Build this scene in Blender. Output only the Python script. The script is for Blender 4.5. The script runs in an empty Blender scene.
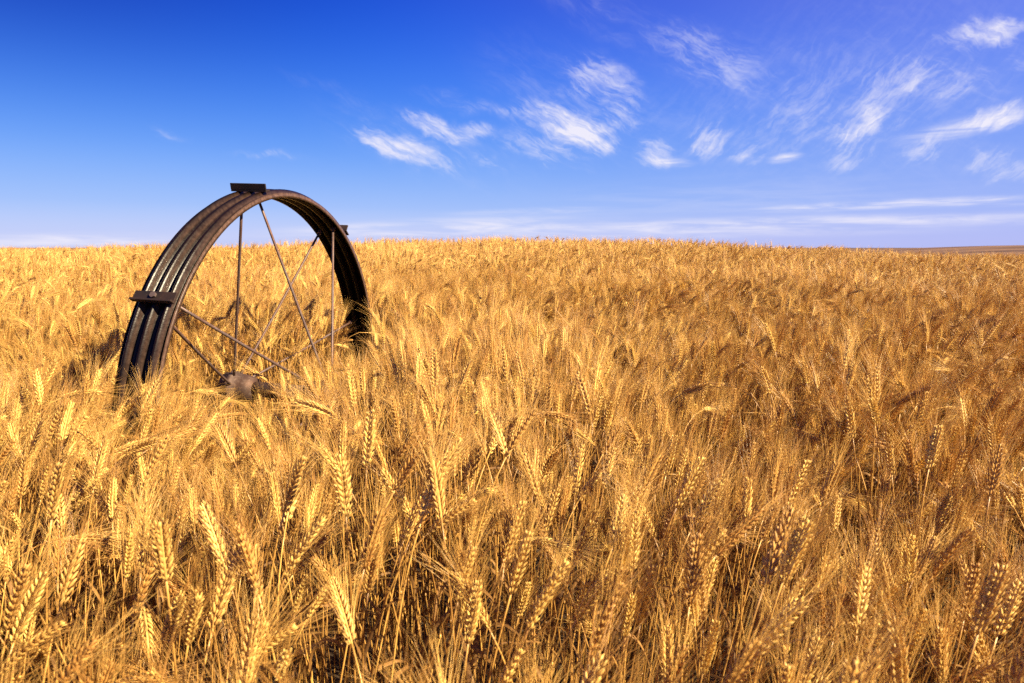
import bpy, math, random
import numpy as np
from mathutils import Vector, Matrix, Euler

R_ = math.radians
random.seed(11)
rng = np.random.default_rng(11)
SC = bpy.context.scene
COL = SC.collection

# ------------------------------------------------------------------ camera
CAM_H = 1.28
F_PX, W_PX, H_PX, HOR = 624.5, 1024, 683, 246.9
PITCH = math.atan((H_PX / 2 - HOR) / F_PX)
cam_data = bpy.data.cameras.new('camera')
cam = bpy.data.objects.new('camera', cam_data)
COL.objects.link(cam)
cam.location = (0, 0, CAM_H)
cam.rotation_euler = (math.pi / 2 - PITCH, 0, 0)
cam_data.sensor_width = 36
cam_data.lens = 36 * F_PX / W_PX
cam_data.clip_start = 0.02
cam_data.clip_end = 20000
cam_data.dof.use_dof = True
cam_data.dof.focus_distance = 2.0
cam_data.dof.aperture_fstop = 9.0
SC.camera = cam

# ------------------------------------------------------------------ sun, sky, exposure
EXPO, SKY_STRENGTH = 1.65, 0.05
SUN_AZ, SUN_EL = 114.0, 36.0        # degrees clockwise from the view direction, above the horizon
sun_dir = Vector((math.sin(R_(SUN_AZ)) * math.cos(R_(SUN_EL)), math.cos(R_(SUN_AZ)) * math.cos(R_(SUN_EL)), math.sin(R_(SUN_EL))))
sd = bpy.data.lights.new('sun', 'SUN')
sd.energy = 5.0
sd.angle = R_(0.53)
sd.color = (1.0, 0.83, 0.55)
sun = bpy.data.objects.new('sun', sd)
COL.objects.link(sun)
sun.rotation_euler = (-sun_dir).to_track_quat('-Z', 'Y').to_euler()
sun.location = (6, -4, 6)

SC.view_settings.view_transform = 'Standard'
SC.view_settings.look = 'None'
SC.view_settings.gamma = 1
SC.view_settings.use_curve_mapping = False
SC.view_settings.exposure = EXPO
try:
    SC.cycles.max_bounces = 6
    SC.cycles.diffuse_bounces = 2
    SC.cycles.glossy_bounces = 2
    SC.cycles.transmission_bounces = 3
    SC.cycles.use_denoising = False
except Exception:
    pass

world = bpy.data.worlds.new('World')
SC.world = world
world.use_nodes = True
nt = world.node_tree
nt.nodes.clear()
N, L = nt.nodes, nt.links


def node(tree, kind, **kw):
    n = tree.nodes.new(kind)
    for k, v in kw.items():
        if k == 'inp':
            for i, val in v.items():
                n.inputs[i].default_value = val
        else:
            setattr(n, k, v)
    return n


def mth(tree, op, a, b=None, c=None, clamp=False):
    n = tree.nodes.new('ShaderNodeMath')
    n.operation = op
    n.use_clamp = clamp
    for i, x in enumerate((a, b, c)):
        if x is None:
            continue
        if isinstance(x, (int, float)):
            n.inputs[i].default_value = x
        else:
            tree.links.new(x, n.inputs[i])
    return n.outputs[0]


sky = node(nt, 'ShaderNodeTexSky', sky_type='NISHITA', sun_disc=False)
sky.sun_elevation = R_(SUN_EL)
sky.sun_rotation = R_(SUN_AZ)
sky.altitude = 400
sky.air_density = 1.0
sky.dust_density = 0.6
sky.ozone_density = 2.2
tc = node(nt, 'ShaderNodeTexCoord')
sep = node(nt, 'ShaderNodeSeparateXYZ')
L.new(tc.outputs['Generated'], sep.inputs[0])
az = mth(nt, 'MULTIPLY', mth(nt, 'ARCTAN2', sep.outputs[0], sep.outputs[1]), 57.29578)
el = mth(nt, 'MULTIPLY', mth(nt, 'ARCSINE', sep.outputs[2]), 57.29578)


def lin(r, g, b, k=None):
    f = lambda c: (c / 255 / 12.92) if c < 10.3 else ((c / 255 + .055) / 1.055) ** 2.4
    k = SKY_STRENGTH * 2 ** EXPO if k is None else k
    return (f(r) / k, f(g) / k, f(b) / k, 1)


# the deep blue of the polarised film sky, mixed with the physical sky
ramp = node(nt, 'ShaderNodeValToRGB')
ramp.color_ramp.interpolation = 'B_SPLINE'
SKY_RAMP = [(-2, (198, 202, 246)), (1.0, (200, 209, 250)), (3.5, (160, 194, 252)), (8, (100, 160, 250)), (13, (58, 128, 246)), (18, (20, 92, 230)),
            (23, (6, 66, 208)), (40, (3, 42, 160)), (80, (3, 32, 130))]
e_ = ramp.color_ramp.elements
while len(e_) > 1:
    e_.remove(e_[-1])
for q_, (d_, c_) in enumerate(SKY_RAMP):
    x_ = e_[0] if q_ == 0 else e_.new((d_ + 5) / 90)
    x_.position = (d_ + 5) / 90
    x_.color = lin(*c_, k=1)
L.new(mth(nt, 'MULTIPLY_ADD', el, 1 / 90, 5 / 90), ramp.inputs[0])
sunward = node(nt, 'ShaderNodeMapRange', interpolation_type='SMOOTHSTEP', inp={1: -20.0, 2: 60.0, 3: 0.0, 4: 0.48})
L.new(az, sunward.inputs[0])
ramp2 = node(nt, 'ShaderNodeMix', data_type='RGBA')
ramp2.inputs[7].default_value = lin(146, 154, 244, k=1)
L.new(sunward.outputs[0], ramp2.inputs[0])
L.new(ramp.outputs[0], ramp2.inputs[6])
gam = node(nt, 'ShaderNodeMix', data_type='RGBA')
gam.inputs[0].default_value = 0.965
L.new(sky.outputs[0], gam.inputs[6])
west = node(nt, 'ShaderNodeMapRange', interpolation_type='SMOOTHSTEP', inp={1: 0.0, 2: -44.0, 3: 0.0, 4: 0.92})
high = node(nt, 'ShaderNodeMapRange', interpolation_type='SMOOTHSTEP', inp={1: 6.0, 2: 24.0, 3: 0.0, 4: 1.0})
L.new(az, west.inputs[0])
L.new(el, high.inputs[0])
deep = node(nt, 'ShaderNodeMix', data_type='RGBA')
deep.inputs[7].default_value = lin(4, 44, 165, k=1)
L.new(mth(nt, 'MULTIPLY', west.outputs[0], high.outputs[0]), deep.inputs[0])
L.new(ramp2.outputs[2], deep.inputs[6])
ramp2 = deep
gain = node(nt, 'ShaderNodeVectorMath', operation='SCALE')
gain.inputs['Scale'].default_value = 1 / (SKY_STRENGTH * 2 ** EXPO)
L.new(ramp2.outputs[2], gain.inputs[0])
L.new(gain.outputs[0], gam.inputs[7])
comb = node(nt, 'ShaderNodeCombineXYZ')
L.new(az, comb.inputs[0])
L.new(el, comb.inputs[1])


def px_dir(px, py):
    v = Vector(((px - W_PX / 2) / F_PX, (H_PX / 2 - py) / F_PX, -1.0))
    return (cam.rotation_euler.to_matrix() @ v).normalized()


def px_azel(px, py):
    d = px_dir(px, py)
    return math.degrees(math.atan2(d.x, d.y)), math.degrees(math.asin(d.z))


# cloud coordinates, warped so that no outline stays regular
def warp(src, scale, amount, detail):
    t = node(nt, 'ShaderNodeTexNoise', inp={'Scale': scale, 'Detail': detail, 'Roughness': 0.55})
    L.new(src, t.inputs['Vector'])
    v = node(nt, 'ShaderNodeVectorMath', operation='MULTIPLY_ADD')
    L.new(t.outputs['Color'], v.inputs[0])
    v.inputs[1].default_value = (amount * 1.3, amount, 0)
    v2 = node(nt, 'ShaderNodeVectorMath', operation='SUBTRACT')
    v2.inputs[1].default_value = (amount * .65, amount * .5, 0)
    L.new(src, v.inputs[2])
    L.new(v.outputs[0], v2.inputs[0])
    return v2.outputs[0]


warped = warp(warp(comb.outputs[0], 0.22, 1.7, 2), 0.8, 1.25, 3)
soft = warp(warp(comb.outputs[0], 0.18, 2.2, 2), 1.1, 0.55, 3)


# wisp texture: noise stretched along the drift of the cirrus
def fibre(src, rot, sx, sy, scale, detail, dist, seed):
    m = node(nt, 'ShaderNodeMapping', vector_type='TEXTURE')
    m.inputs['Rotation'].default_value = (0, 0, R_(-rot))
    m.inputs['Scale'].default_value = (1 / sx, 1 / sy, 1)
    m.inputs['Location'].default_value = (seed, seed * 1.7, seed)
    L.new(src, m.inputs[0])
    t = node(nt, 'ShaderNodeTexNoise')
    t.inputs['Scale'].default_value = scale
    t.inputs['Detail'].default_value = detail
    t.inputs['Roughness'].default_value = 0.6
    t.inputs['Distortion'].default_value = dist
    L.new(m.outputs[0], t.inputs['Vector'])
    return t.outputs[0]


def both(a, b):
    return mth(nt, 'ADD', mth(nt, 'MULTIPLY', a, .56), mth(nt, 'MULTIPLY', b, .44))


fib_a = both(fibre(soft, 24, 0.42, 1.0, 0.55, 5, 0.3, 3.1), fibre(soft, 30, 0.20, 1.0, 2.4, 7, 0.2, 13.1))
fib_b = both(fibre(warped, -28, 0.50, 1.0, 0.60, 5, 0.3, 7.7), fibre(soft, -46, 0.22, 1.0, 2.2, 7, 0.3, 17.7))
fib_h = fibre(comb.outputs[0], 0, 0.10, 1.0, 1.3, 6, 0.4, 1.3)

# each cloud: pixel centre, half length, half height (px), tilt (deg, + is down to the right), strength, fibre
CL = [
    (405, 150, 56, 14, 22, .62, 'a'), (372, 140, 24, 8, 28, .35, 'a'), (436, 127, 42, 12, 16, .62, 'a'), (478, 131, 16, 8, 20, .45, 'a'),
    (490, 165, 18, 9, 25, .42, 'a'), (562, 127, 60, 20, 17, .85, 'a'), (592, 134, 32, 16, 20, .45, 'a'), (545, 150, 54, 14, 15, .45, 'a'),
    (603, 82, 44, 22, 32, .50, 'a'), (622, 118, 18, 14, 35, .4, 'a'), (655, 155, 22, 16, 12, .70, 'a'), (672, 163, 22, 5, 3, .70, 'h'),
    (712, 55, 70, 24, 28, .22, 'a'), (708, 143, 26, 18, -48, .45, 'b'), (748, 152, 18, 10, -15, .5, 'b'), (785, 158, 18, 5, -6, .6, 'h'),
    (858, 128, 36, 12, -32, .52, 'b'), (868, 108, 14, 16, -70, .42, 'b'), (852, 158, 26, 12, -20, .35, 'b'), (905, 78, 48, 17, -8, .32, 'b'),
    (950, 88, 20, 12, 20, .28, 'b'), (985, 34, 70, 12, 4, .60, 'a'), (1012, 31, 34, 8, 2, .45, 'a'), (960, 128, 70, 11, -10, .42, 'h'),
    (1004, 117, 50, 13, -10, .62, 'b'), (918, 150, 26, 14, -30, .38, 'b'), (985, 158, 36, 14, -12, .48, 'b'), (1010, 172, 30, 10, -18, .42, 'b'),
    (890, 204, 165, 5, -1, .62, 'h'), (1000, 202, 90, 5, -1, .35, 'h'), (860, 221, 300, 7, 0, .42, 'h'), (620, 230, 300, 9, 0, .45, 'h'),
    (430, 227, 170, 9, -3, .42, 'h'), (530, 211, 90, 4, -2, .30, 'h'), (80, 241, 140, 9, -1, .50, 'h'), (168, 136, 24, 6, 15, .16, 'a'),
    (275, 156, 40, 5, 4, .22, 'a'), (740, 200, 220, 26, 0, .10, 'h'), (640, 30, 140, 26, 26, .12, 'a'), (860, 60, 190, 80, 0, .07, 'b'),
    (800, 130, 200, 50, 0, .06, 'b'), (470, 105, 60, 10, 14, .2, 'a'), (590, 105, 120, 46, 22, .15, 'a'), (760, 115, 150, 60, 0, .08, 'b'), (900, 105, 140, 70, -6, .09, 'b'),
    (430, 150, 120, 34, 18, .12, 'a'), (975, 60, 90, 30, 6, .14, 'a'), (900, 95, 260, 110, 0, .09, 'a'), (335, 92, 50, 8, 20, .10, 'a'),
]
total = None
fibs = {}
mr = node(nt, 'ShaderNodeMapRange', interpolation_type='SMOOTHSTEP', inp={1: .32, 2: .74})
L.new(fib_h, mr.inputs[0])
fibs = {'a': fib_a, 'b': fib_b, 'h': mr.outputs[0]}
sums = {'a': None, 'b': None, 'h': None}
for (cx, cy, hl, hh, tilt, st, fk) in CL:
    a0, e0 = px_azel(cx, cy)
    ddeg = math.degrees(math.cos(R_(a0)) ** 2 / F_PX)      # degrees of azimuth per pixel there
    de = math.degrees(math.cos(R_(a0)) / F_PX)
    m = node(nt, 'ShaderNodeMapping', vector_type='TEXTURE')
    m.inputs['Location'].default_value = (a0, e0, 0)
    m.inputs['Rotation'].default_value = (0, 0, R_(-tilt))
    m.inputs['Scale'].default_value = (hl * ddeg * 1.35, hh * de * 1.35, 1)
    L.new(comb.outputs[0] if fk == 'h' else warped, m.inputs[0])
    ln = node(nt, 'ShaderNodeVectorMath', operation='LENGTH')
    L.new(m.outputs[0], ln.inputs[0])
    mr = node(nt, 'ShaderNodeMapRange', interpolation_type='SMOOTHERSTEP')
    mr.inputs[1].default_value = 1.0
    mr.inputs[2].default_value = 0.0
    mr.inputs[3].default_value = 0.0
    mr.inputs[4].default_value = st
    L.new(ln.outputs['Value'], mr.inputs[0])
    sums[fk] = mr.outputs[0] if sums[fk] is None else mth(nt, 'ADD', sums[fk], mr.outputs[0])
# the fibres eat into the body of each cloud, so thin edges fray and cores stay fuller
for k in 'abh':
    body = sums[k]
    if k == 'h':
        d = mth(nt, 'MULTIPLY', body, mth(nt, 'MULTIPLY_ADD', fibs[k], 1.6, 0.10))
    else:
        gate = node(nt, 'ShaderNodeMapRange', interpolation_type='SMOOTHSTEP', inp={1: 0.0, 2: 0.34})
        L.new(body, gate.inputs[0])
        d = mth(nt, 'MULTIPLY_ADD', fibs[k], 3.3, -1.84)
        d = mth(nt, 'MULTIPLY_ADD', body, 1.12, d)
        d = mth(nt, 'MULTIPLY', mth(nt, 'MAXIMUM', d, 0.0), gate.outputs[0])
        veil = node(nt, 'ShaderNodeMapRange', interpolation_type='SMOOTHSTEP', inp={1: .38, 2: .72, 3: 0.06, 4: 0.85})
        L.new(fibs[k], veil.inputs[0])
        d = mth(nt, 'MULTIPLY_ADD', body, mth(nt, 'MULTIPLY', veil.outputs[0], 0.98), mth(nt, 'MULTIPLY', d, 0.38))
    total = d if total is None else mth(nt, 'ADD', total, d)
dens = mth(nt, 'MINIMUM', total, 0.92)
mix = node(nt, 'ShaderNodeMix', data_type='RGBA')
mix.inputs[7].default_value = lin(246, 242, 253)
L.new(gam.outputs[2], mix.inputs[6])
L.new(dens, mix.inputs[0])
bg = node(nt, 'ShaderNodeBackground')
bg.inputs['Strength'].default_value = SKY_STRENGTH
L.new(mix.outputs[2], bg.inputs['Color'])
wo = node(nt, 'ShaderNodeOutputWorld')
L.new(bg.outputs[0], wo.inputs['Surface'])


# ------------------------------------------------------------------ materials
def new_mat(name):
    m = bpy.data.materials.new(name)
    m.use_nodes = True
    t = m.node_tree
    t.nodes.clear()
    out = t.nodes.new('ShaderNodeOutputMaterial')
    return m, t, out


def straw(name, dark, light, rough, spec, transl, nscale=60.0):
    """dry straw: hue varies from stalk to stalk and along each piece; some light passes through"""
    m, t, out = new_mat(name)
    oi = t.nodes.new('ShaderNodeObjectInfo')
    tcn = t.nodes.new('ShaderNodeTexCoord')
    nz = t.nodes.new('ShaderNodeTexNoise')
    nz.inputs['Scale'].default_value = nscale
    nz.inputs['Detail'].default_value = 3
    t.links.new(tcn.outputs['Object'], nz.inputs['Vector'])
    f = mth(t, 'ADD', mth(t, 'MULTIPLY', oi.outputs['Random'], 0.85), mth(t, 'MULTIPLY_ADD', nz.outputs[0], 1.1, -0.42), clamp=True)
    mx = node(t, 'ShaderNodeMix', data_type='RGBA')
    mx.inputs[6].default_value = (*dark, 1)
    mx.inputs[7].default_value = (*light, 1)
    t.links.new(f, mx.inputs[0])
    p = t.nodes.new('ShaderNodeBsdfPrincipled')
    p.inputs['Roughness'].default_value = rough
    p.inputs['Specular IOR Level'].default_value = spec
    t.links.new(mx.outputs[2], p.inputs['Base Color'])
    if transl > 0:
        tr = t.nodes.new('ShaderNodeBsdfTranslucent')
        t.links.new(mx.outputs[2], tr.inputs['Color'])
        ms = t.nodes.new('ShaderNodeMixShader')
        ms.inputs[0].default_value = transl
        t.links.new(p.outputs[0], ms.inputs[1])
        t.links.new(tr.outputs[0], ms.inputs[2])
        t.links.new(ms.outputs[0], out.inputs[0])
    else:
        t.links.new(p.outputs[0], out.inputs[0])
    return m


M_EAR = straw('wheat_ear_husk', (0.41, 0.180, 0.040), (0.86, 0.585, 0.165), 0.48, 0.4, 0.10, 180)
M_AWN = straw('wheat_awn', (0.40, 0.172, 0.038), (0.84, 0.53, 0.15), 0.34, 0.5, 0.30, 40)
M_STEM = straw('wheat_stem', (0.18, 0.078, 0.017), (0.62, 0.345, 0.085), 0.36, 0.5, 0.0, 25)
M_LEAF = straw('wheat_dry_leaf', (0.085, 0.038, 0.012), (0.34, 0.175, 0.05), 0.6, 0.25, 0.3, 30)
WHEAT_MATS = [M_STEM, M_EAR, M_AWN, M_LEAF]


def soil_mat():
    m, t, out = new_mat('dry_soil')
    tcn = t.nodes.new('ShaderNodeTexCoord')
    n1 = node(t, 'ShaderNodeTexNoise', inp={'Scale': 6.0, 'Detail': 8.0, 'Roughness': 0.65})
    t.links.new(tcn.outputs['Object'], n1.inputs['Vector'])
    cr = t.nodes.new('ShaderNodeValToRGB')
    cr.color_ramp.elements[0].position = .3
    cr.color_ramp.elements[0].color = (0.022, 0.012, 0.006, 1)
    cr.color_ramp.elements[1].position = .75
    cr.color_ramp.elements[1].color = (0.085, 0.05, 0.024, 1)
    t.links.new(n1.outputs[0], cr.inputs[0])
    p = node(t, 'ShaderNodeBsdfPrincipled', inp={'Roughness': 0.95})
    t.links.new(cr.outputs[0], p.inputs['Base Color'])
    bp = node(t, 'ShaderNodeBump', inp={'Strength': 0.7, 'Distance': 0.03})
    t.links.new(n1.outputs[0], bp.inputs['Height'])
    t.links.new(bp.outputs[0], p.inputs['Normal'])
    t.links.new(p.outputs[0], out.inputs[0])
    return m


def hill_mat():
    m, t, out = new_mat('distant_stubble')
    tcn = t.nodes.new('ShaderNodeTexCoord')
    mp = t.nodes.new('ShaderNodeMapping')
    mp.inputs['Scale'].default_value = (0.006, 0.02, 0.02)
    t.links.new(tcn.outputs['Object'], mp.inputs[0])
    n1 = node(t, 'ShaderNodeTexNoise', inp={'Scale': 1.0, 'Detail': 6.0, 'Roughness': 0.6})
    t.links.new(mp.outputs[0], n1.inputs['Vector'])
    cr = t.nodes.new('ShaderNodeValToRGB')
    e = cr.color_ramp.elements
    e[0].position, e[0].color = .36, (0.060, 0.034, 0.026, 1)
    e[1].position, e[1].color = .66, (0.20, 0.115, 0.068, 1)
    x = e.new(.5)
    x.color = (0.135, 0.078, 0.050, 1)
    t.links.new(n1.outputs[0], cr.inputs[0])
    p = node(t, 'ShaderNodeBsdfPrincipled', inp={'Roughness': 1.0, 'Specular IOR Level': 0.1})
    t.links.new(cr.outputs[0], p.inputs['Base Color'])
    t.links.new(p.outputs[0], out.inputs[0])
    return m


def steel_mat(name, base, worn, rust, rough, worn_lo=.52, worn_hi=.70, metal=0.35, spots=0.6, spec=0.25):
    """dark weathered steel: brown rust patches and worn paler rubs, scratches in the roughness"""
    m, t, out = new_mat(name)
    tcn = t.nodes.new('ShaderNodeTexCoord')
    n1 = node(t, 'ShaderNodeTexNoise', inp={'Scale': 9.0, 'Detail': 8.0, 'Roughness': 0.7})
    n2 = node(t, 'ShaderNodeTexNoise', inp={'Scale': 70.0, 'Detail': 5.0, 'Roughness': 0.7})
    n3 = node(t, 'ShaderNodeTexNoise', inp={'Scale': 260.0, 'Detail': 3.0})
    for n in (n1, n2, n3):
        t.links.new(tcn.outputs['Object'], n.inputs['Vector'])
    r1 = node(t, 'ShaderNodeMapRange', inp={1: .42, 2: .62})
    t.links.new(n1.outputs[0], r1.inputs[0])
    mx = node(t, 'ShaderNodeMix', data_type='RGBA')
    mx.inputs[6].default_value = (*base, 1)
    mx.inputs[7].default_value = (*rust, 1)
    t.links.new(r1.outputs[0], mx.inputs[0])
    r2 = node(t, 'ShaderNodeMapRange', inp={1: worn_lo, 2: worn_hi})
    t.links.new(n2.outputs[0], r2.inputs[0])
    mx2 = node(t, 'ShaderNodeMix', data_type='RGBA')
    mx2.inputs[7].default_value = (*worn, 1)  # colour of the rubs, and of the sunlit streaks painted on the rim
    t.links.new(mx.outputs[2], mx2.inputs[6])
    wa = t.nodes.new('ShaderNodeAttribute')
    wa.attribute_name = 'sun_streak'
    wf = mth(t, 'MULTIPLY', wa.outputs['Fac'], mth(t, 'MULTIPLY_ADD', n2.outputs[0], 1.6, -.25))  # sunlit streaks painted into the rim colour, broken up by noise
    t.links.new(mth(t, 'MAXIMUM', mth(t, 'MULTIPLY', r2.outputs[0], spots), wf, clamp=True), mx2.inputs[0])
    p = node(t, 'ShaderNodeBsdfPrincipled', inp={'Metallic': metal, 'Specular IOR Level': spec})
    t.links.new(mx2.outputs[2], p.inputs['Base Color'])
    rr = mth(t, 'MULTIPLY_ADD', n2.outputs[0], 0.3, rough - .15)
    t.links.new(rr, p.inputs['Roughness'])
    bp = node(t, 'ShaderNodeBump', inp={'Strength': 0.16, 'Distance': 0.002})
    t.links.new(n3.outputs[0], bp.inputs['Height'])
    t.links.new(bp.outputs[0], p.inputs['Normal'])
    t.links.new(p.outputs[0], out.inputs[0])
    return m


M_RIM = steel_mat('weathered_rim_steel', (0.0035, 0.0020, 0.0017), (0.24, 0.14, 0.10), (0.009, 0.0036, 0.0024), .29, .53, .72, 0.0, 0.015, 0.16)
M_LUG = steel_mat('dark_lug_steel', (0.022, 0.017, 0.016), (0.09, 0.06, 0.046), (0.048, 0.027, 0.019), .55, .6, .8)
M_ROD = steel_mat('rusty_rod_steel', (0.12, 0.085, 0.075), (0.24, 0.17, 0.145), (0.13, 0.065, 0.045), .5)
M_HUB = steel_mat('dusty_hub_steel', (0.065, 0.042, 0.034), (0.20, 0.14, 0.11), (0.08, 0.042, 0.028), .6)


# ------------------------------------------------------------------ mesh helper
class MB:
    def __init__(s):
        s.v, s.f, s.m = [], [], []

    def add(s, verts, faces, mat=0):
        o = len(s.v)
        s.v += [tuple(map(float, p)) for p in verts]
        s.f += [tuple(i + o for i in f) for f in faces]
        s.m += [mat] * len(faces)

    def tube(s, pts, rad, k=6, mat=0, cap=True, up=(0.13, 0.31, 0.94)):
        pts = [Vector(p) for p in pts]
        n = len(pts)
        rad = [rad] * n if isinstance(rad, (int, float)) else rad
        vs, prev = [], None
        for i, p in enumerate(pts):
            T = (pts[min(i + 1, n - 1)] - pts[max(i - 1, 0)]).normalized()
            if prev is None:
                a = Vector(up)
                if abs(a.dot(T)) > .95:
                    a = Vector((1, 0, 0))
                prev = (a - T * a.dot(T)).normalized()
            else:
                prev = (prev - T * prev.dot(T)).normalized()
            Bn = T.cross(prev)
            for j in range(k):
                q = 2 * math.pi * j / k
                vs.append(p + (prev * math.cos(q) + Bn * math.sin(q)) * rad[i])
        fs = [(i * k + j, i * k + (j + 1) % k, (i + 1) * k + (j + 1) % k, (i + 1) * k + j) for i in range(n - 1) for j in range(k)]
        if cap:
            fs.append(tuple(range(k - 1, -1, -1)))
            fs.append(tuple((n - 1) * k + j for j in range(k)))
        s.add(vs, fs, mat)

    def box(s, c, ax, ay, az, mat=0):
        c, ax, ay, az = map(Vector, (c, ax, ay, az))
        vs = [c + ax * i + ay * j + az * k for i in (-1, 1) for j in (-1, 1) for k in (-1, 1)]
        s.add(vs, [(0, 1, 3, 2), (4, 6, 7, 5), (0, 4, 5, 1), (2, 3, 7, 6), (0, 2, 6, 4), (1, 5, 7, 3)], mat)

    def mesh(s, name, mats, smooth=True):
        me = bpy.data.meshes.new(name)
        me.from_pydata(s.v, [], s.f)
        for m in mats:
            me.materials.append(m)
        if len(mats) > 1:
            me.polygons.foreach_set('material_index', s.m)
        me.polygons.foreach_set('use_smooth', [smooth] * len(s.f))
        me.update()
        return me

    def build(s, name, mat, parent=None, smooth=True, bevel=0):
        o = bpy.data.objects.new(name, s.mesh(name, [mat], smooth))
        COL.objects.link(o)
        o.parent = parent
        if bevel:
            b = o.modifiers.new('bevel', 'BEVEL')
            b.width = bevel
            b.segments = 2
            b.limit_method = 'ANGLE'
        return o


def tag(o, label=None, cat=None, group=None, kind=None):
    for k, v in (('label', label), ('category', cat), ('group', group), ('kind', kind)):
        if v:
            o[k] = v
    return o


# ------------------------------------------------------------------ terrain
def sstep(a, b, x):
    t = np.clip((x - a) / (b - a), 0, 1)
    return t * t * (3 - 2 * t)


CREST = 11.5


def ground_z(x, y):
    x = np.asarray(x, float)
    y = np.asarray(y, float)
    amp = 0.43 - 0.29 * sstep(2.2, 9.0, x) - 0.17 * sstep(-1.0, -9.0, x)
    rise = amp * sstep(2.0, CREST, y)
    fall = np.where(y > CREST, 0.0035 * (y - CREST) ** 2, 0)
    fall = np.minimum(fall, 7.0)
    fade = sstep(60, 200, np.hypot(x, y))
    return (rise - fall) * (1 - fade) - 7.0 * fade + 0.012 * np.sin(x * 1.9 + 1) * np.sin(y * 1.3)


def sheet(name, xs, ys, zf, mat):
    X, Y = np.meshgrid(xs, ys)
    Z = zf(X, Y)
    v = np.stack([X, Y, Z], -1).reshape(-1, 3)
    nx, ny = len(xs), len(ys)
    f = [(j * nx + i, j * nx + i + 1, (j + 1) * nx + i + 1, (j + 1) * nx + i) for j in range(ny - 1) for i in range(nx - 1)]
    me = bpy.data.meshes.new(name)
    me.from_pydata(v.tolist(), [], f)
    me.materials.append(mat)
    me.polygons.foreach_set('use_smooth', [True] * len(f))
    o = bpy.data.objects.new(name, me)
    COL.objects.link(o)
    return o


def spread(a, b, n, p=3):
    t = np.linspace(-1, 1, n)
    return (a + b) / 2 + (b - a) / 2 * np.sign(t) * np.abs(t) ** p


gx = spread(-6000, 6000, 161, 5)
gy = np.concatenate([np.linspace(-6000, -40, 12), np.linspace(-30, 40, 90), 40 + (6000 - 40) * np.linspace(0.004, 1, 50) ** 3])
ground = sheet('ground', gx, gy, ground_z, soil_mat())
tag(ground, 'dark dry soil under the wheat crop', kind='structure')


def hill_z(x, y):
    r = np.hypot(x, y)
    t = np.arctan2(x, y)
    ridge = -5.0 + 8.2 * sstep(0.40, 0.72, t) + 0.8 * np.sin(t * 7 + 1) + .5 * np.sin(t * 23)
    up = sstep(250, 900, r) * (1 - .5 * sstep(1000, 3000, r))
    return -7.6 + (7.6 + 1.28 - .6 + ridge) * up


hx = np.linspace(-2600, 2600, 90)
hy = np.linspace(150, 2600, 60)
hill = sheet('hills', hx, hy, hill_z, hill_mat())
tag(hill, 'far brown stubble hills beyond the crest of the wheat field', kind='structure')

# ------------------------------------------------------------------ the wheel
WC = Vector((-0.8989, 2.3837, CAM_H - 0.5582))
YAW, TILT, WR, WW, HA = 1.3913, 0.0377, 0.769, 0.0648, 0.199
WU = Vector((math.cos(YAW), math.sin(YAW), 0))       # in the wheel's plane, away from the camera
WN0 = Vector((math.sin(YAW), -math.cos(YAW), 0))
WN = WN0 * math.cos(TILT) - Vector((0, 0, math.sin(TILT)))      # axle direction, to the right
WV = WN0 * math.sin(TILT) + Vector((0, 0, math.cos(TILT)))      # the wheel leans a little
wheel = bpy.data.objects.new('irrigation_wheel', None)
COL.objects.link(wheel)
wheel.location = (WC.x, WC.y, WC.z - WR)
tag(wheel, 'old dark steel spoked irrigation wheel half buried in the standing wheat', 'wheel')
W0 = Vector((WC.x, WC.y, WC.z - WR))


def wp(t, r, s):
    """point on the wheel (relative to its base): angle from the far end, radius, offset along the axle"""
    return WC - W0 + WU * (r * math.cos(t)) + WV * (r * math.sin(t)) + WN * s


def band(prof, t0, t1, steps, closed):
    """sweep a closed profile of (s, r) round the wheel"""
    mb = MB()
    k = len(prof)
    n = steps if closed else steps + 1
    vs = [wp(t0 + (t1 - t0) * i / steps, r, s) for i in range(n) for (s, r) in prof]
    fs = []
    for i in range(steps):
        a, b = i * k, ((i + 1) % n) * k
        for j in range(k):
            fs.append((a + j, b + j, b + (j + 1) % k, a + (j + 1) % k))
    if not closed:
        fs.append(tuple(range(k)))
        fs.append(tuple((n - 1) * k + j for j in range(k - 1, -1, -1)))
    mb.add(vs, fs)
    return mb


def corrugated(r0, depth, thick, w, n=42, lip=0.004):
    top, bot = [], []
    for i in range(n + 1):
        s = -w + 2 * w * i / n
        ph = (s + w) / (2 * w) * 3            # three ridges
        c = 0.5 - 0.5 * math.cos(2 * math.pi * ph)
        r = r0 - depth + depth * c ** 1.6
        top.append((s, r))
        bot.append((s, r - thick))
    top[0] = (-w, r0 - depth * .5)
    top[-1] = (w, r0 - depth * .5)
    return top + bot[::-1]


rim = band(corrugated(WR, 0.024, 0.005, WW), 0, 2 * math.pi, 160, True).build('rim', M_RIM, wheel)


def paint_sun_streaks(o):
    """sunlight painted in as paler streaks on the right flanks of the three ridges and the right edge"""
    at_ = o.data.attributes.new('sun_streak', 'FLOAT', 'POINT')
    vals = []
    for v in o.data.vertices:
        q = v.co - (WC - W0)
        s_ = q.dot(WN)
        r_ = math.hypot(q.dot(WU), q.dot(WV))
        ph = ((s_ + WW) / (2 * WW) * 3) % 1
        crest = .35 * max(0, 1 - abs(ph - .69) / .075) if r_ > WR - .014 else 0  # painted sunlight: narrow pale line on the flank facing the sun
        vals.append(max(crest, .6 if s_ > WW - .002 else 0))  # the sunlit right edge is painted paler as well
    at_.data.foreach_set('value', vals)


paint_sun_streaks(rim)
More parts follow.
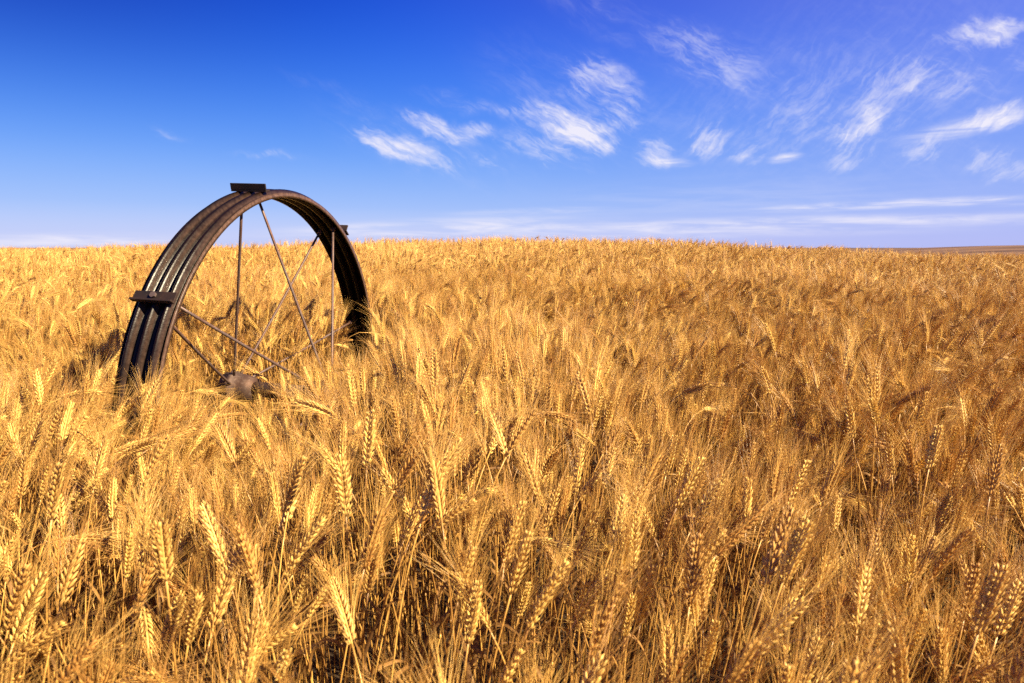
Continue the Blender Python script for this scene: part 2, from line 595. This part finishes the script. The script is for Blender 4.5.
# joint sleeve riding on the rim low on the near side
splice = band(corrugated(WR + .0055, 0.024, 0.005, WW + .004), R_(176), R_(196), 24, False).build('splice_plate', M_RIM, wheel)
paint_sun_streaks(splice)


def lug(deg, wid=0.066, tall=0.025, foot=0.034):
    """angle iron cleat across the rim: upright flange and foot bolted to the ridges"""
    t = R_(deg)
    mb = MB()
    rad = (WU * math.cos(t) + WV * math.sin(t)).normalized()
    tan = (-WU * math.sin(t) + WV * math.cos(t)).normalized()
    c = wp(t, WR + .0022, 0)
    mb.box(c, WN * wid, tan * foot / 2, rad * .003)
    mb.box(c + rad * (tall / 2 + .0031) + tan * (foot / 2 - .003), WN * wid, tan * .003, rad * tall / 2)
    o = mb.build('lug', M_LUG, wheel, smooth=False, bevel=.0012)
    for s in (-.002,):
        b = MB()
        p = c + WN * s - tan * .004
        b.tube([p + rad * .0032, p + rad * .010],   .0095, 6)
        b.build('bolt', M_ROD, o, smooth=False)
    return o


LUG_T = [(103, .022, .026), (147, .011, .034), (54, .026, .034), (236, .026, .034), (281, .026, .034), (326, .026, .034)]
for d, ta, fo in LUG_T:
    lug(d, tall=ta, foot=fo)


def solve_rim(px, py, r):
    """angle and axle offset at which the inside of the rim meets the given line of sight"""
    o = Vector((0, 0, CAM_H))
    d = px_dir(px, py)
    best = None
    for s in np.linspace(-.05, .05, 21):
        for t in np.linspace(-.2, math.pi + .2, 900):
            q = W0 + wp(t, r, s) - o
            e = (q.cross(d)).length / q.length
            if best is None or e < best[0]:
                best = (e, t, s)
    return best[1], best[2]


HUBS = {-1: WC - W0 - WN * HA, 1: WC - W0 + WN * HA}
for side, px, py in ((-1, 242, 204), (-1, 320, 232), (-1, 170, 322), (-1, 351, 322), (1, 257, 196), (1, 333, 228), (1, 173, 303),
                     (1, None, 262), (1, None, 320), (-1, None, 230), (-1, None, 290), (1, None, 205)):
    if px is None:
        t, s = R_(py), 0.02 * side
    else:
        t, s = solve_rim(px, py, WR - .022)
    rimp = wp(t, WR - .021, s)
    inward = (WC - W0 - rimp).normalized()
    tang = WN.cross(inward).normalized()
    hubp = HUBS[side] - inward * .035
    mb = MB()
    pts = [rimp.lerp(hubp, i / 8) + Vector((0, 0, -.004)) * math.sin(math.pi * i / 8) for i in range(9)]
    mb.tube(pts, .0048, 8)
    sp = mb.build('spoke', M_ROD, wheel)
    nut = MB()
    dr = (hubp - rimp).normalized()
    nut.tube([rimp - dr * .004, rimp + dr * .012], .0105, 6)
    nut.build('nut', M_ROD, sp, smooth=False)

mb = MB()
ax0, ax1 = HUBS[-1], HUBS[1]
mb.tube([ax0 - WN * .03, ax1 + WN * .03], .030, 20)
mb.build('axle', M_HUB, wheel)
for sgn in (-1, 1):
    h = HUBS[sgn]
    mb = MB()
    prof = [(-.045, .046), (-.04, .058), (-.012, .060), (-.010, .065), (.006, .065), (.008, .058), (.05, .054), (.085, .044)]
    mb.tube([h + WN * (-sgn) * a * 1.0 for a, r in prof], [r for a, r in prof], 28)
    hub = mb.build('hub', M_HUB, wheel)
    for q in range(6):
        b = MB()
        an = q * math.pi / 3 + .3
        p = h + WU * (.058 * math.cos(an)) + Vector((0, 0, .058 * math.sin(an)))
        b.tube([p + WN * sgn * .006, p + WN * sgn * .022], .007, 6)
        b.build('bolt', M_ROD, hub, smooth=False)


# ------------------------------------------------------------------ one wheat stalk
def floret(mb, base, d, wide, length, w, th, mat=1):
    """plump pointed husk"""
    d = d.normalized()
    wide = (wide - d * wide.dot(d)).normalized()
    nrm = d.cross(wide)
    rings = ((0, .40), (.16, .82), (.42, 1.0), (.70, .74), (.90, .36))
    k = 6
    vs = []
    for t, r in rings:
        for j in range(k):
            q = 2 * math.pi * j / k
            vs.append(base + d * (t * length) + wide * (math.cos(q) * w * r) + nrm * (math.sin(q) * th * r))
    vs.append(base + d * length)
    fs = [(i * k + j, i * k + (j + 1) % k, (i + 1) * k + (j + 1) % k, (i + 1) * k + j) for i in range(len(rings) - 1) for j in range(k)]
    n0 = (len(rings) - 1) * k
    fs += [(n0 + j, n0 + (j + 1) % k, n0 + k) for j in range(k)]
    mb.add(vs, fs, mat)


def awn(mb, base, d, bend, length, r, mat=2, seg=4):
    d = d.normalized()
    pts, rad = [], []
    for i in range(seg + 1):
        t = i / seg
        pts.append(base + d * (length * t) + bend * (length * t * t))
        rad.append(r * (1 - .86 * t))
    mb.tube(pts, rad, 3, mat, cap=False)


def leaf(mb, base, out_dir, length, width, droop, twist, rnd, mat=3):
    """dry narrow blade: leaves the stem, arches over and hangs with a twist"""
    n = 9
    up = Vector((0, 0, 1))
    side0 = up.cross(out_dir).normalized()
    p = base.copy()
    ang = R_(18)
    vs = []
    for i in range(n + 1):
        t = i / n
        d = (up * math.cos(ang) + out_dir * math.sin(ang)).normalized()
        nr = d.cross(side0)
        tw = twist * t * t
        w = width * (1 - t ** 2.2) * (.45 + .55 * min(1, t * 4)) + .0004
        sd_ = side0 * math.cos(tw) + nr * math.sin(tw)
        vs += [p - sd_ * w, p + nr * (w * .35), p + sd_ * w]
        p = p + d * (length / n)
        ang += droop / n * (0.6 + 1.2 * t) + rnd.uniform(-.08, .08)
    fs = []
    for i in range(n):
        a = i * 3
        fs += [(a, a + 1, a + 4, a + 3), (a + 1, a + 2, a + 5, a + 4)]
    mb.add(vs, fs, mat)


def make_stalk(seed, lean, nod, ear_curve, h, awn_open, far=False):
    rnd = random.Random(seed)
    stem, ear, awns = MB(), MB(), MB()
    lvs = []
    # stem: leans more towards the top, bends over at the neck
    n = 22
    p = Vector((0, 0, 0))
    th = lean * .3
    pts = [p.copy()]
    ths = [th]
    wob = rnd.uniform(-.05, .05)
    for i in range(n):
        s = (i + 1) / n
        th = lean * (.25 + .75 * s * s) + nod * max(0, (s - .80) / .20) ** 1.6
        d = Vector((math.sin(th), wob * math.sin(s * 5 + seed) * .6, math.cos(th))).normalized()
        p = p + d * (h / n)
        pts.append(p.copy())
        ths.append(th)
    rad = [.0019 - .0009 * (i / n) for i in range(n + 1)]
    stem.tube(pts, rad, 6, 0)
    for s in (.3, .62):                        # nodes on the straw
        i = int(s * n)
        stem.tube([pts[i] - Vector((0, 0, .004)), pts[i], pts[i] + Vector((0, 0, .004))], [.0018, .0029, .0018], 6, 0)
    # ear
    le = rnd.uniform(.066, .090)
    ns = rnd.randint(19, 23) if not far else 13
    roll = rnd.uniform(0, math.pi)
    q = p.copy()
    side = 1
    tips = []
    axis = [q.copy()]
    for i in range(ns):
        t = i / (ns - 1)
        th_i = th + nod * .10 + ear_curve * t
        T = Vector((math.sin(th_i), 0, math.cos(th_i)))
        A = Vector((math.cos(th_i), 0, -math.sin(th_i)))
        Bv = Vector((0, 1, 0))
        Nn = A * math.cos(roll) + Bv * math.sin(roll)
        Bb = T.cross(Nn)
        size = (.62 + .38 * min(1, t * 4)) * (1 - .42 * max(0, t - .6) / .4)
        size *= rnd.uniform(.9, 1.08) * (1.25 if far else 1.0)
        last = i == ns - 1
        o = q + Nn * (side * .0022)
        out = 0.42 if not last else 0
        jit = lambda a: rnd.uniform(-a, a)
        L0 = .0115 * size
        d0 = T + Nn * (side * (out + jit(.12)))
        if not far:
            floret(ear, o + Nn * side * .0014, d0 + Nn * side * .16, Bb, L0 * .94, .0019 * size, .0016 * size)
        for sg in (-1, 1):
            df = d0 + Bb * (sg * (.32 + jit(.11))) - Nn * side * .10
            fb = o + Bb * (sg * .0014)
            floret(ear, fb, df, Nn, L0, .0019 * size, .0016 * size)
            if t > .04 and not (far and (sg == (1 if i % 2 else -1) or i % 3 == 0)):
                tip = fb + df.normalized() * L0 * .93
                da = T * 1.0 + Nn * (side * (.20 + jit(.14)) * awn_open) + Bb * (sg * (.18 + jit(.14)) * awn_open)
                bend = Nn * (side * rnd.uniform(-.05, .12)) + Bb * (sg * rnd.uniform(-.05, .12)) + Vector((0, 0, -.06))
                la = rnd.uniform(.062, .096) * (.75 + .25 * math.sin(math.pi * min(1, t + .2)))
                awn(awns, tip, da, bend, la, .00040 if not far else .0006, seg=4 if not far else 2)
        q = q + T * (le / ns)
        axis.append(q.copy())
        side = -side
    ear.tube(axis, .0014, 5, 1)
    # leaves
    nl = rnd.choice((1, 2, 2))
    for i in range(nl):
        s = rnd.uniform(.25, .74)
        k = int(s * n)
        a = rnd.uniform(0, 2 * math.pi)
        od = Vector((math.cos(a), math.sin(a), 0))
        lf = MB()
        lvs.append(lf)
        leaf(lf, pts[k], od, rnd.uniform(.14, .26), rnd.uniform(.0032, .0055), rnd.uniform(1.6, 3.0), rnd.uniform(-3, 3), rnd)
    return dict(stem=stem, ear=ear, awns=awns, leaves=lvs, ear0=np.array(axis[0]), ear1=np.array(axis[-1]), mid=np.array(axis[len(axis) // 2]),
                bend=math.degrees(th + nod * .1 + ear_curve))


SPECS = [  # lean, nod, ear curve
    (.03, .05, .05), (.06, .10, .10), (.10, .12, .10), (.14, .18, .15), (.05, .25, .20), (.18, .22, .10),
    (.08, .40, .25), (.12, .55, .30), (.20, .40, .20), (.06, .80, .35), (.15, .95, .35), (.22, 1.25, .40),
    (.10, 1.60, .45), (.26, .30, .15), (.02, .15, .12), (.12, .30, .20),
]
STALKS = [make_stalk(100 + i, a, b, c, .80 if b < .7 else .86, random.Random(i).uniform(.8, 1.5)) for i, (a, b, c) in enumerate(SPECS)]
FAR = [make_stalk(300 + i, a, b, c, .80 if b < .7 else .86, 1.1, far=True) for i, (a, b, c) in enumerate(SPECS)]
NV = len(SPECS)
BENT = [i for i, s in enumerate(SPECS) if s[1] >= .8]
LEANY = [i for i, s in enumerate(SPECS) if .3 <= s[1] < .8 or s[0] > .17]
STRAIGHT = [i for i in range(NV) if i not in BENT and i not in LEANY]


# ------------------------------------------------------------------ where the stalks stand
def vnoise(x, y, sc, seed):
    r = np.random.default_rng(seed)
    tab = r.random((256, 256))
    u, v = x / sc + 100.3, y / sc + 57.7
    i, j = np.floor(u).astype(int), np.floor(v).astype(int)
    fu, fv = u - i, v - j
    fu, fv = fu * fu * (3 - 2 * fu), fv * fv * (3 - 2 * fv)
    g = lambda a, b: tab[a % 256, b % 256]
    return (g(i, j) * (1 - fu) + g(i + 1, j) * fu) * (1 - fv) + (g(i, j + 1) * (1 - fu) + g(i + 1, j + 1) * fu) * fv


def scatter(dens, ymin, ymax, margin):
    half = (W_PX / 2) / F_PX
    xm = half * ymax + margin
    cell = 1 / math.sqrt(dens)
    xs = np.arange(-xm, xm, cell)
    ys = np.arange(ymin, ymax, cell)
    X, Y = np.meshgrid(xs, ys)
    X = (X + rng.uniform(-.5, .5, X.shape) * cell).ravel()
    Y = (Y + rng.uniform(-.5, .5, Y.shape) * cell).ravel()
    keep = np.abs(X) < half * np.maximum(Y, 0) + margin
    return X[keep], Y[keep]


parts = [scatter(340, -1.0, 1.15, 1.7), scatter(330, 1.15, 5.0, 1.7), scatter(320, 5.0, 9.0, 1.6), scatter(260, 9.0, 17.0, 1.5)]
PX = np.concatenate([p[0] for p in parts])
PY = np.concatenate([p[1] for p in parts])
PX = np.concatenate([PX, rng.uniform(-1.3, -.78, 75)])          # the crop stands thick where the rim goes into it
PY = np.concatenate([PY, rng.uniform(1.08, 1.56, 75)])
# leave room for the wheel and its hub, and for the photographer's feet
rx, ry = PX - WC.x, PY - WC.y
un, nn = rx * WU.x + ry * WU.y, rx * WN.x + ry * WN.y
keep = ~((np.abs(nn) < WW + .025) & (np.abs(un) < WR + .04))
keep &= ~((np.abs(un) < .085) & (np.abs(nn) < HA + .10))
keep &= ~((np.hypot(PX, PY + .05) < .30))
PX, PY = PX[keep], PY[keep]
NPT = len(PX)
patch = vnoise(PX, PY, .55, 5) * .6 + vnoise(PX, PY, .22, 6) * .4
big = vnoise(PX, PY, 2.3, 7)
hgt = 1.0 + (patch - .5) * (.24 + .12 * sstep(1.5, 3.5, np.hypot(PX, PY))) + (big - .5) * .10 + rng.normal(0, .070, NPT)
# trodden a little lower where the hub shows
dip = np.exp(-(((PX + .93) / .26) ** 2 + ((PY - 2.02) / .34) ** 2))
dip2 = np.exp(-(((PX + 1.0) / .20) ** 2 + ((PY - 1.36) / .16) ** 2))
dip3 = np.exp(-(((PX + .68) / .19) ** 2 + ((PY - 2.78) / .42) ** 2))
hgt *= 1 - .22 * dip - .23 * dip3
SCL = np.clip(hgt, .66, 1.17)

u = rng.random(NPT)
pb = np.where(np.hypot(PX, PY) < 1.25, 0.0, .03 + .10 * sstep(2.0, 4.5, np.hypot(PX, PY)) + .16 * sstep(.5, .8, vnoise(PX, PY, .9, 9)))
pl = .30
pick = lambda lst: np.array(lst)[rng.integers(0, len(lst), NPT)]
VAR = np.where(u < pb, pick(BENT), np.where(u < pb + pl, pick(LEANY), pick(STRAIGHT)))
wind = (vnoise(PX, PY, 1.4, 12) - .5) * 5.0 + .35
RZ = np.where(rng.random(NPT) < .68, wind + rng.normal(0, .7, NPT), rng.uniform(-math.pi, math.pi, NPT))
tilt = np.abs(rng.normal(0, .085, NPT)) 
tdir = rng.uniform(-math.pi, math.pi, NPT)
lodge = .26 * sstep(.42, .85, vnoise(PX, PY, .8, 15)) * (.35 + .65 * sstep(1.0, 2.0, np.hypot(PX, PY)))
lx = tilt * np.cos(tdir) + lodge * np.cos(wind)          # lean, as a horizontal vector
ly = tilt * np.sin(tdir) + lodge * np.sin(wind)
TX, TY = -ly, lx
def trodden(tx, ty, tz, half, d0):
    """a trodden strip leading up to a part of the wheel: the stalks there stand shorter"""
    dd = math.hypot(tx, ty)
    al, ac = (PX * tx + PY * ty) / dd, np.abs(PX * ty - PY * tx) / dd
    lim = (CAM_H + (tz - CAM_H) * al / dd) / .98
    m = (ac < half) & (al > d0) & (al < dd + .12)
    TX[m] *= .3
    TY[m] *= .3
    VAR[m] = pick(STRAIGHT)[m]
    SCL[m] = np.minimum(SCL[m], np.maximum(lim[m] * rng.uniform(.90, 1.0, m.sum()), .5))


trodden(-1.08, 2.43, .625, .11, 1.0)
trodden(-.74, 3.10, .84, .085, 2.0)
PZ = ground_z(PX, PY)
ISFAR = np.hypot(PX, PY) > 5.5


def rot_mats(rx, ry, rz):
    cx, sx, cy, sy, cz, sz = np.cos(rx), np.sin(rx), np.cos(ry), np.sin(ry), np.cos(rz), np.sin(rz)
    M = np.empty((len(rx), 3, 3))
    M[:, 0] = np.stack([cz * cy, cz * sy * sx - sz * cx, cz * sy * cx + sz * sx], -1)
    M[:, 1] = np.stack([sz * cy, sz * sy * sx + cz * cx, sz * sy * cx - cz * sx], -1)
    M[:, 2] = np.stack([-sy, cy * sx, cy * cx], -1)
    return M


# the 300 stalks whose ears show largest: draw the near ears into a depth picture and count pixels
near = np.where((PY > .1) & (np.hypot(PX, PY) < 2.6))[0]
M3 = rot_mats(TX[near], TY[near], RZ[near])
E0 = np.array([STALKS[v]['ear0'] for v in VAR[near]])
E1 = np.array([STALKS[v]['ear1'] for v in VAR[near]])
EM = np.array([STALKS[v]['mid'] for v in VAR[near]])
base = np.stack([PX[near], PY[near], PZ[near]], -1)
w0, w1, wm = (np.einsum('nij,nj->ni', M3, e) * SCL[near][:, None] + base for e in (E0, E1, EM))


def project(P):
    c, s = math.cos(PITCH), math.sin(PITCH)
    z = P[..., 2] - CAM_H
    d = P[..., 1] * c - z * s
    v = P[..., 1] * s + z * c
    d2 = np.where(d > .05, d, .05)
    return np.stack([W_PX / 2 + F_PX * P[..., 0] / d2, H_PX / 2 - F_PX * v / d2], -1), d


buf = np.full((H_PX, W_PX), -1, int)
p0, d0 = project(w0)
p1, d1 = project(w1)
pm, dm = project(wm)
order = np.argsort(-dm)
for i in order:
    if dm[i] < .2:
        continue
    rad = max(1.0, .0065 * F_PX / dm[i])
    for a, b in ((p0[i], pm[i]), (pm[i], p1[i])):
        nstep = int(max(2, np.hypot(*(b - a)) / max(1, rad * .6)))
        for k in range(nstep + 1):
            c = a + (b - a) * k / nstep
            x0, x1, y0, y1 = int(c[0] - rad), int(c[0] + rad) + 1, int(c[1] - rad), int(c[1] + rad) + 1
            if x1 <= 0 or y1 <= 0 or x0 >= W_PX or y0 >= H_PX:
                continue
            buf[max(0, y0):y1, max(0, x0):x1] = i
cnt = np.bincount(buf[buf >= 0], minlength=len(near))
top = np.argsort(-cnt)[:300]
top = top[cnt[top] > 12]
hero = near[top]

# ------------------------------------------------------------------ the mass of the crop: one object
rest = np.ones(NPT, bool)
rest[hero] = False
ids = np.where(rest)[0]
proto_col = bpy.data.collections.new('crop_shapes')      # not linked to the scene
for i, st in enumerate(STALKS + FAR):
    allm = MB()
    for pc in [st['stem'], st['ear'], st['awns']] + st['leaves']:
        o = len(allm.v)
        allm.v += pc.v
        allm.f += [tuple(a + o for a in f) for f in pc.f]
        allm.m += pc.m
    ob = bpy.data.objects.new('crop_shape_%02d' % i, allm.mesh('crop_shape_%02d' % i, WHEAT_MATS))
    proto_col.objects.link(ob)
me = bpy.data.meshes.new('wheat_crop')
me.from_pydata(np.stack([PX[ids], PY[ids], PZ[ids]], -1).tolist(), [], [])
for nm, ty, arr in (('rot', 'FLOAT_VECTOR', np.stack([TX[ids], TY[ids], RZ[ids]], -1)), ('scl', 'FLOAT', SCL[ids]),
                    ('variant', 'INT', VAR[ids] + NV * ISFAR[ids])):
    at = me.attributes.new(nm, ty, 'POINT')
    at.data.foreach_set('vector' if ty == 'FLOAT_VECTOR' else 'value', np.ascontiguousarray(arr.ravel(), dtype=np.int32 if ty == 'INT' else np.float32))
crop = bpy.data.objects.new('wheat_crop', me)
COL.objects.link(crop)
tag(crop, 'dense golden ripe wheat crop covering the whole rising field', 'wheat crop', kind='stuff')
g = bpy.data.node_groups.new('crop_scatter', 'GeometryNodeTree')
g.interface.new_socket('Geometry', in_out='INPUT', socket_type='NodeSocketGeometry')
g.interface.new_socket('Geometry', in_out='OUTPUT', socket_type='NodeSocketGeometry')
gi, go = g.nodes.new('NodeGroupInput'), g.nodes.new('NodeGroupOutput')
m2p = g.nodes.new('GeometryNodeMeshToPoints')
iop = g.nodes.new('GeometryNodeInstanceOnPoints')
ci = g.nodes.new('GeometryNodeCollectionInfo')
ci.inputs['Collection'].default_value = proto_col
ci.inputs['Separate Children'].default_value = True
ci.inputs['Reset Children'].default_value = True


def attr(nm, ty):
    a = g.nodes.new('GeometryNodeInputNamedAttribute')
    a.data_type = ty
    a.inputs['Name'].default_value = nm
    return a.outputs[0]


e2r = g.nodes.new('FunctionNodeEulerToRotation')
g.links.new(attr('rot', 'FLOAT_VECTOR'), e2r.inputs[0])
g.links.new(gi.outputs[0], m2p.inputs[0])
g.links.new(m2p.outputs[0], iop.inputs['Points'])
g.links.new(ci.outputs[0], iop.inputs['Instance'])
iop.inputs['Pick Instance'].default_value = True
g.links.new(attr('variant', 'INT'), iop.inputs['Instance Index'])
g.links.new(e2r.outputs[0], iop.inputs['Rotation'])
g.links.new(attr('scl', 'FLOAT'), iop.inputs['Scale'])
g.links.new(iop.outputs[0], go.inputs[0])
md = crop.modifiers.new('scatter', 'NODES')
md.node_group = g

# ------------------------------------------------------------------ the 300 nearest stalks, each a thing
PARTS = {}
for i, st in enumerate(STALKS):
    d = {}
    d['stem'] = st['stem'].mesh('stem', [M_STEM])
    d['ear'] = st['ear'].mesh('ear', [M_EAR])
    d['awns'] = st['awns'].mesh('awns', [M_AWN])
    d['leaves'] = [q.mesh('leaf', [M_LEAF]) for q in st['leaves']]
    PARTS[i] = d


def add_stalk(v, loc, rot, scale):
    e = bpy.data.objects.new('wheat_stalk', None)
    COL.objects.link(e)
    e.empty_display_size = .05
    e.location, e.rotation_euler, e.scale = loc, rot, (scale,) * 3
    kids = {}
    for k, mm in [(k, PARTS[v][k]) for k in ('stem', 'ear', 'awns')] + [('leaf', q) for q in PARTS[v]['leaves']]:
        o = bpy.data.objects.new(k, mm)
        COL.objects.link(o)
        o.parent = kids['ear'] if k == 'awns' else e
        kids[k] = o
    return e


COLS = ['at far left edge', 'near left edge', 'in left fifth', 'below wheel rim', 'below wheel hub', 'left of centre',
        'just left of middle', 'just right of middle', 'right of centre', 'two thirds across',
        'in right quarter', 'in right fifth', 'near right edge', 'at far right edge']
ROWS = [(650, 'at bottom edge'), (610, 'in front row'), (570, 'in second row'), (530, 'in third row'), (490, 'in fourth row'), (0, 'farther back')]
heroes = []
for n_i, h in zip(top, hero):
    e = add_stalk(int(VAR[h]), (PX[h], PY[h], PZ[h]), (TX[h], TY[h], RZ[h]), SCL[h])
    a, b = p0[n_i], p1[n_i]
    dx, up = b[0] - a[0], a[1] - b[1]
    ang = math.degrees(math.atan2(dx, up))
    if abs(ang) < 12:
        pose = 'upright'
    elif abs(ang) < 40:
        pose = 'leaning left' if ang < 0 else 'leaning right'
    elif abs(ang) < 75:
        pose = 'tilted far left' if ang < 0 else 'tilted far right'
    elif abs(ang) < 115:
        pose = 'level, tip left' if ang < 0 else 'level, tip right'
    else:
        pose = 'drooping leftward' if ang < 0 else 'drooping rightward'
    mx_, my_ = pm[n_i]
    heroes.append((e, pose, COLS[int(np.clip(mx_ / W_PX * 14, 0, 13))], next(r for y, r in ROWS if my_ >= y), mx_, my_, cnt[n_i]))
from collections import defaultdict
cells = defaultdict(list)
for t in heroes:
    cells[(t[1], t[2], t[3])].append(t)
for (pose, c_, r_), lst in cells.items():
    lst.sort(key=lambda t: t[4])
    if len(lst) == 1:
        names = ['']
    elif len(lst) == 2:
        names = ['left of two ', 'right of two ']
    elif len(lst) == 3:
        names = ['left of three ', 'middle of three ', 'right of three ']
    else:
        names = ['%s from left, ' % w for w in ('first', 'second', 'third', 'fourth', 'fifth', 'sixth', 'seventh', 'eighth', 'ninth')]
    for t, nmx in zip(lst, names):
        tag(t[0], '%sripe wheat ear %s, %s %s' % (nmx, pose, c_, r_), 'wheat stalk', 'wheat stalks standing nearest in the field')
print('stalks', NPT, 'heroes', len(hero), 'min px', cnt[top].min(), 'max', cnt[top].max())
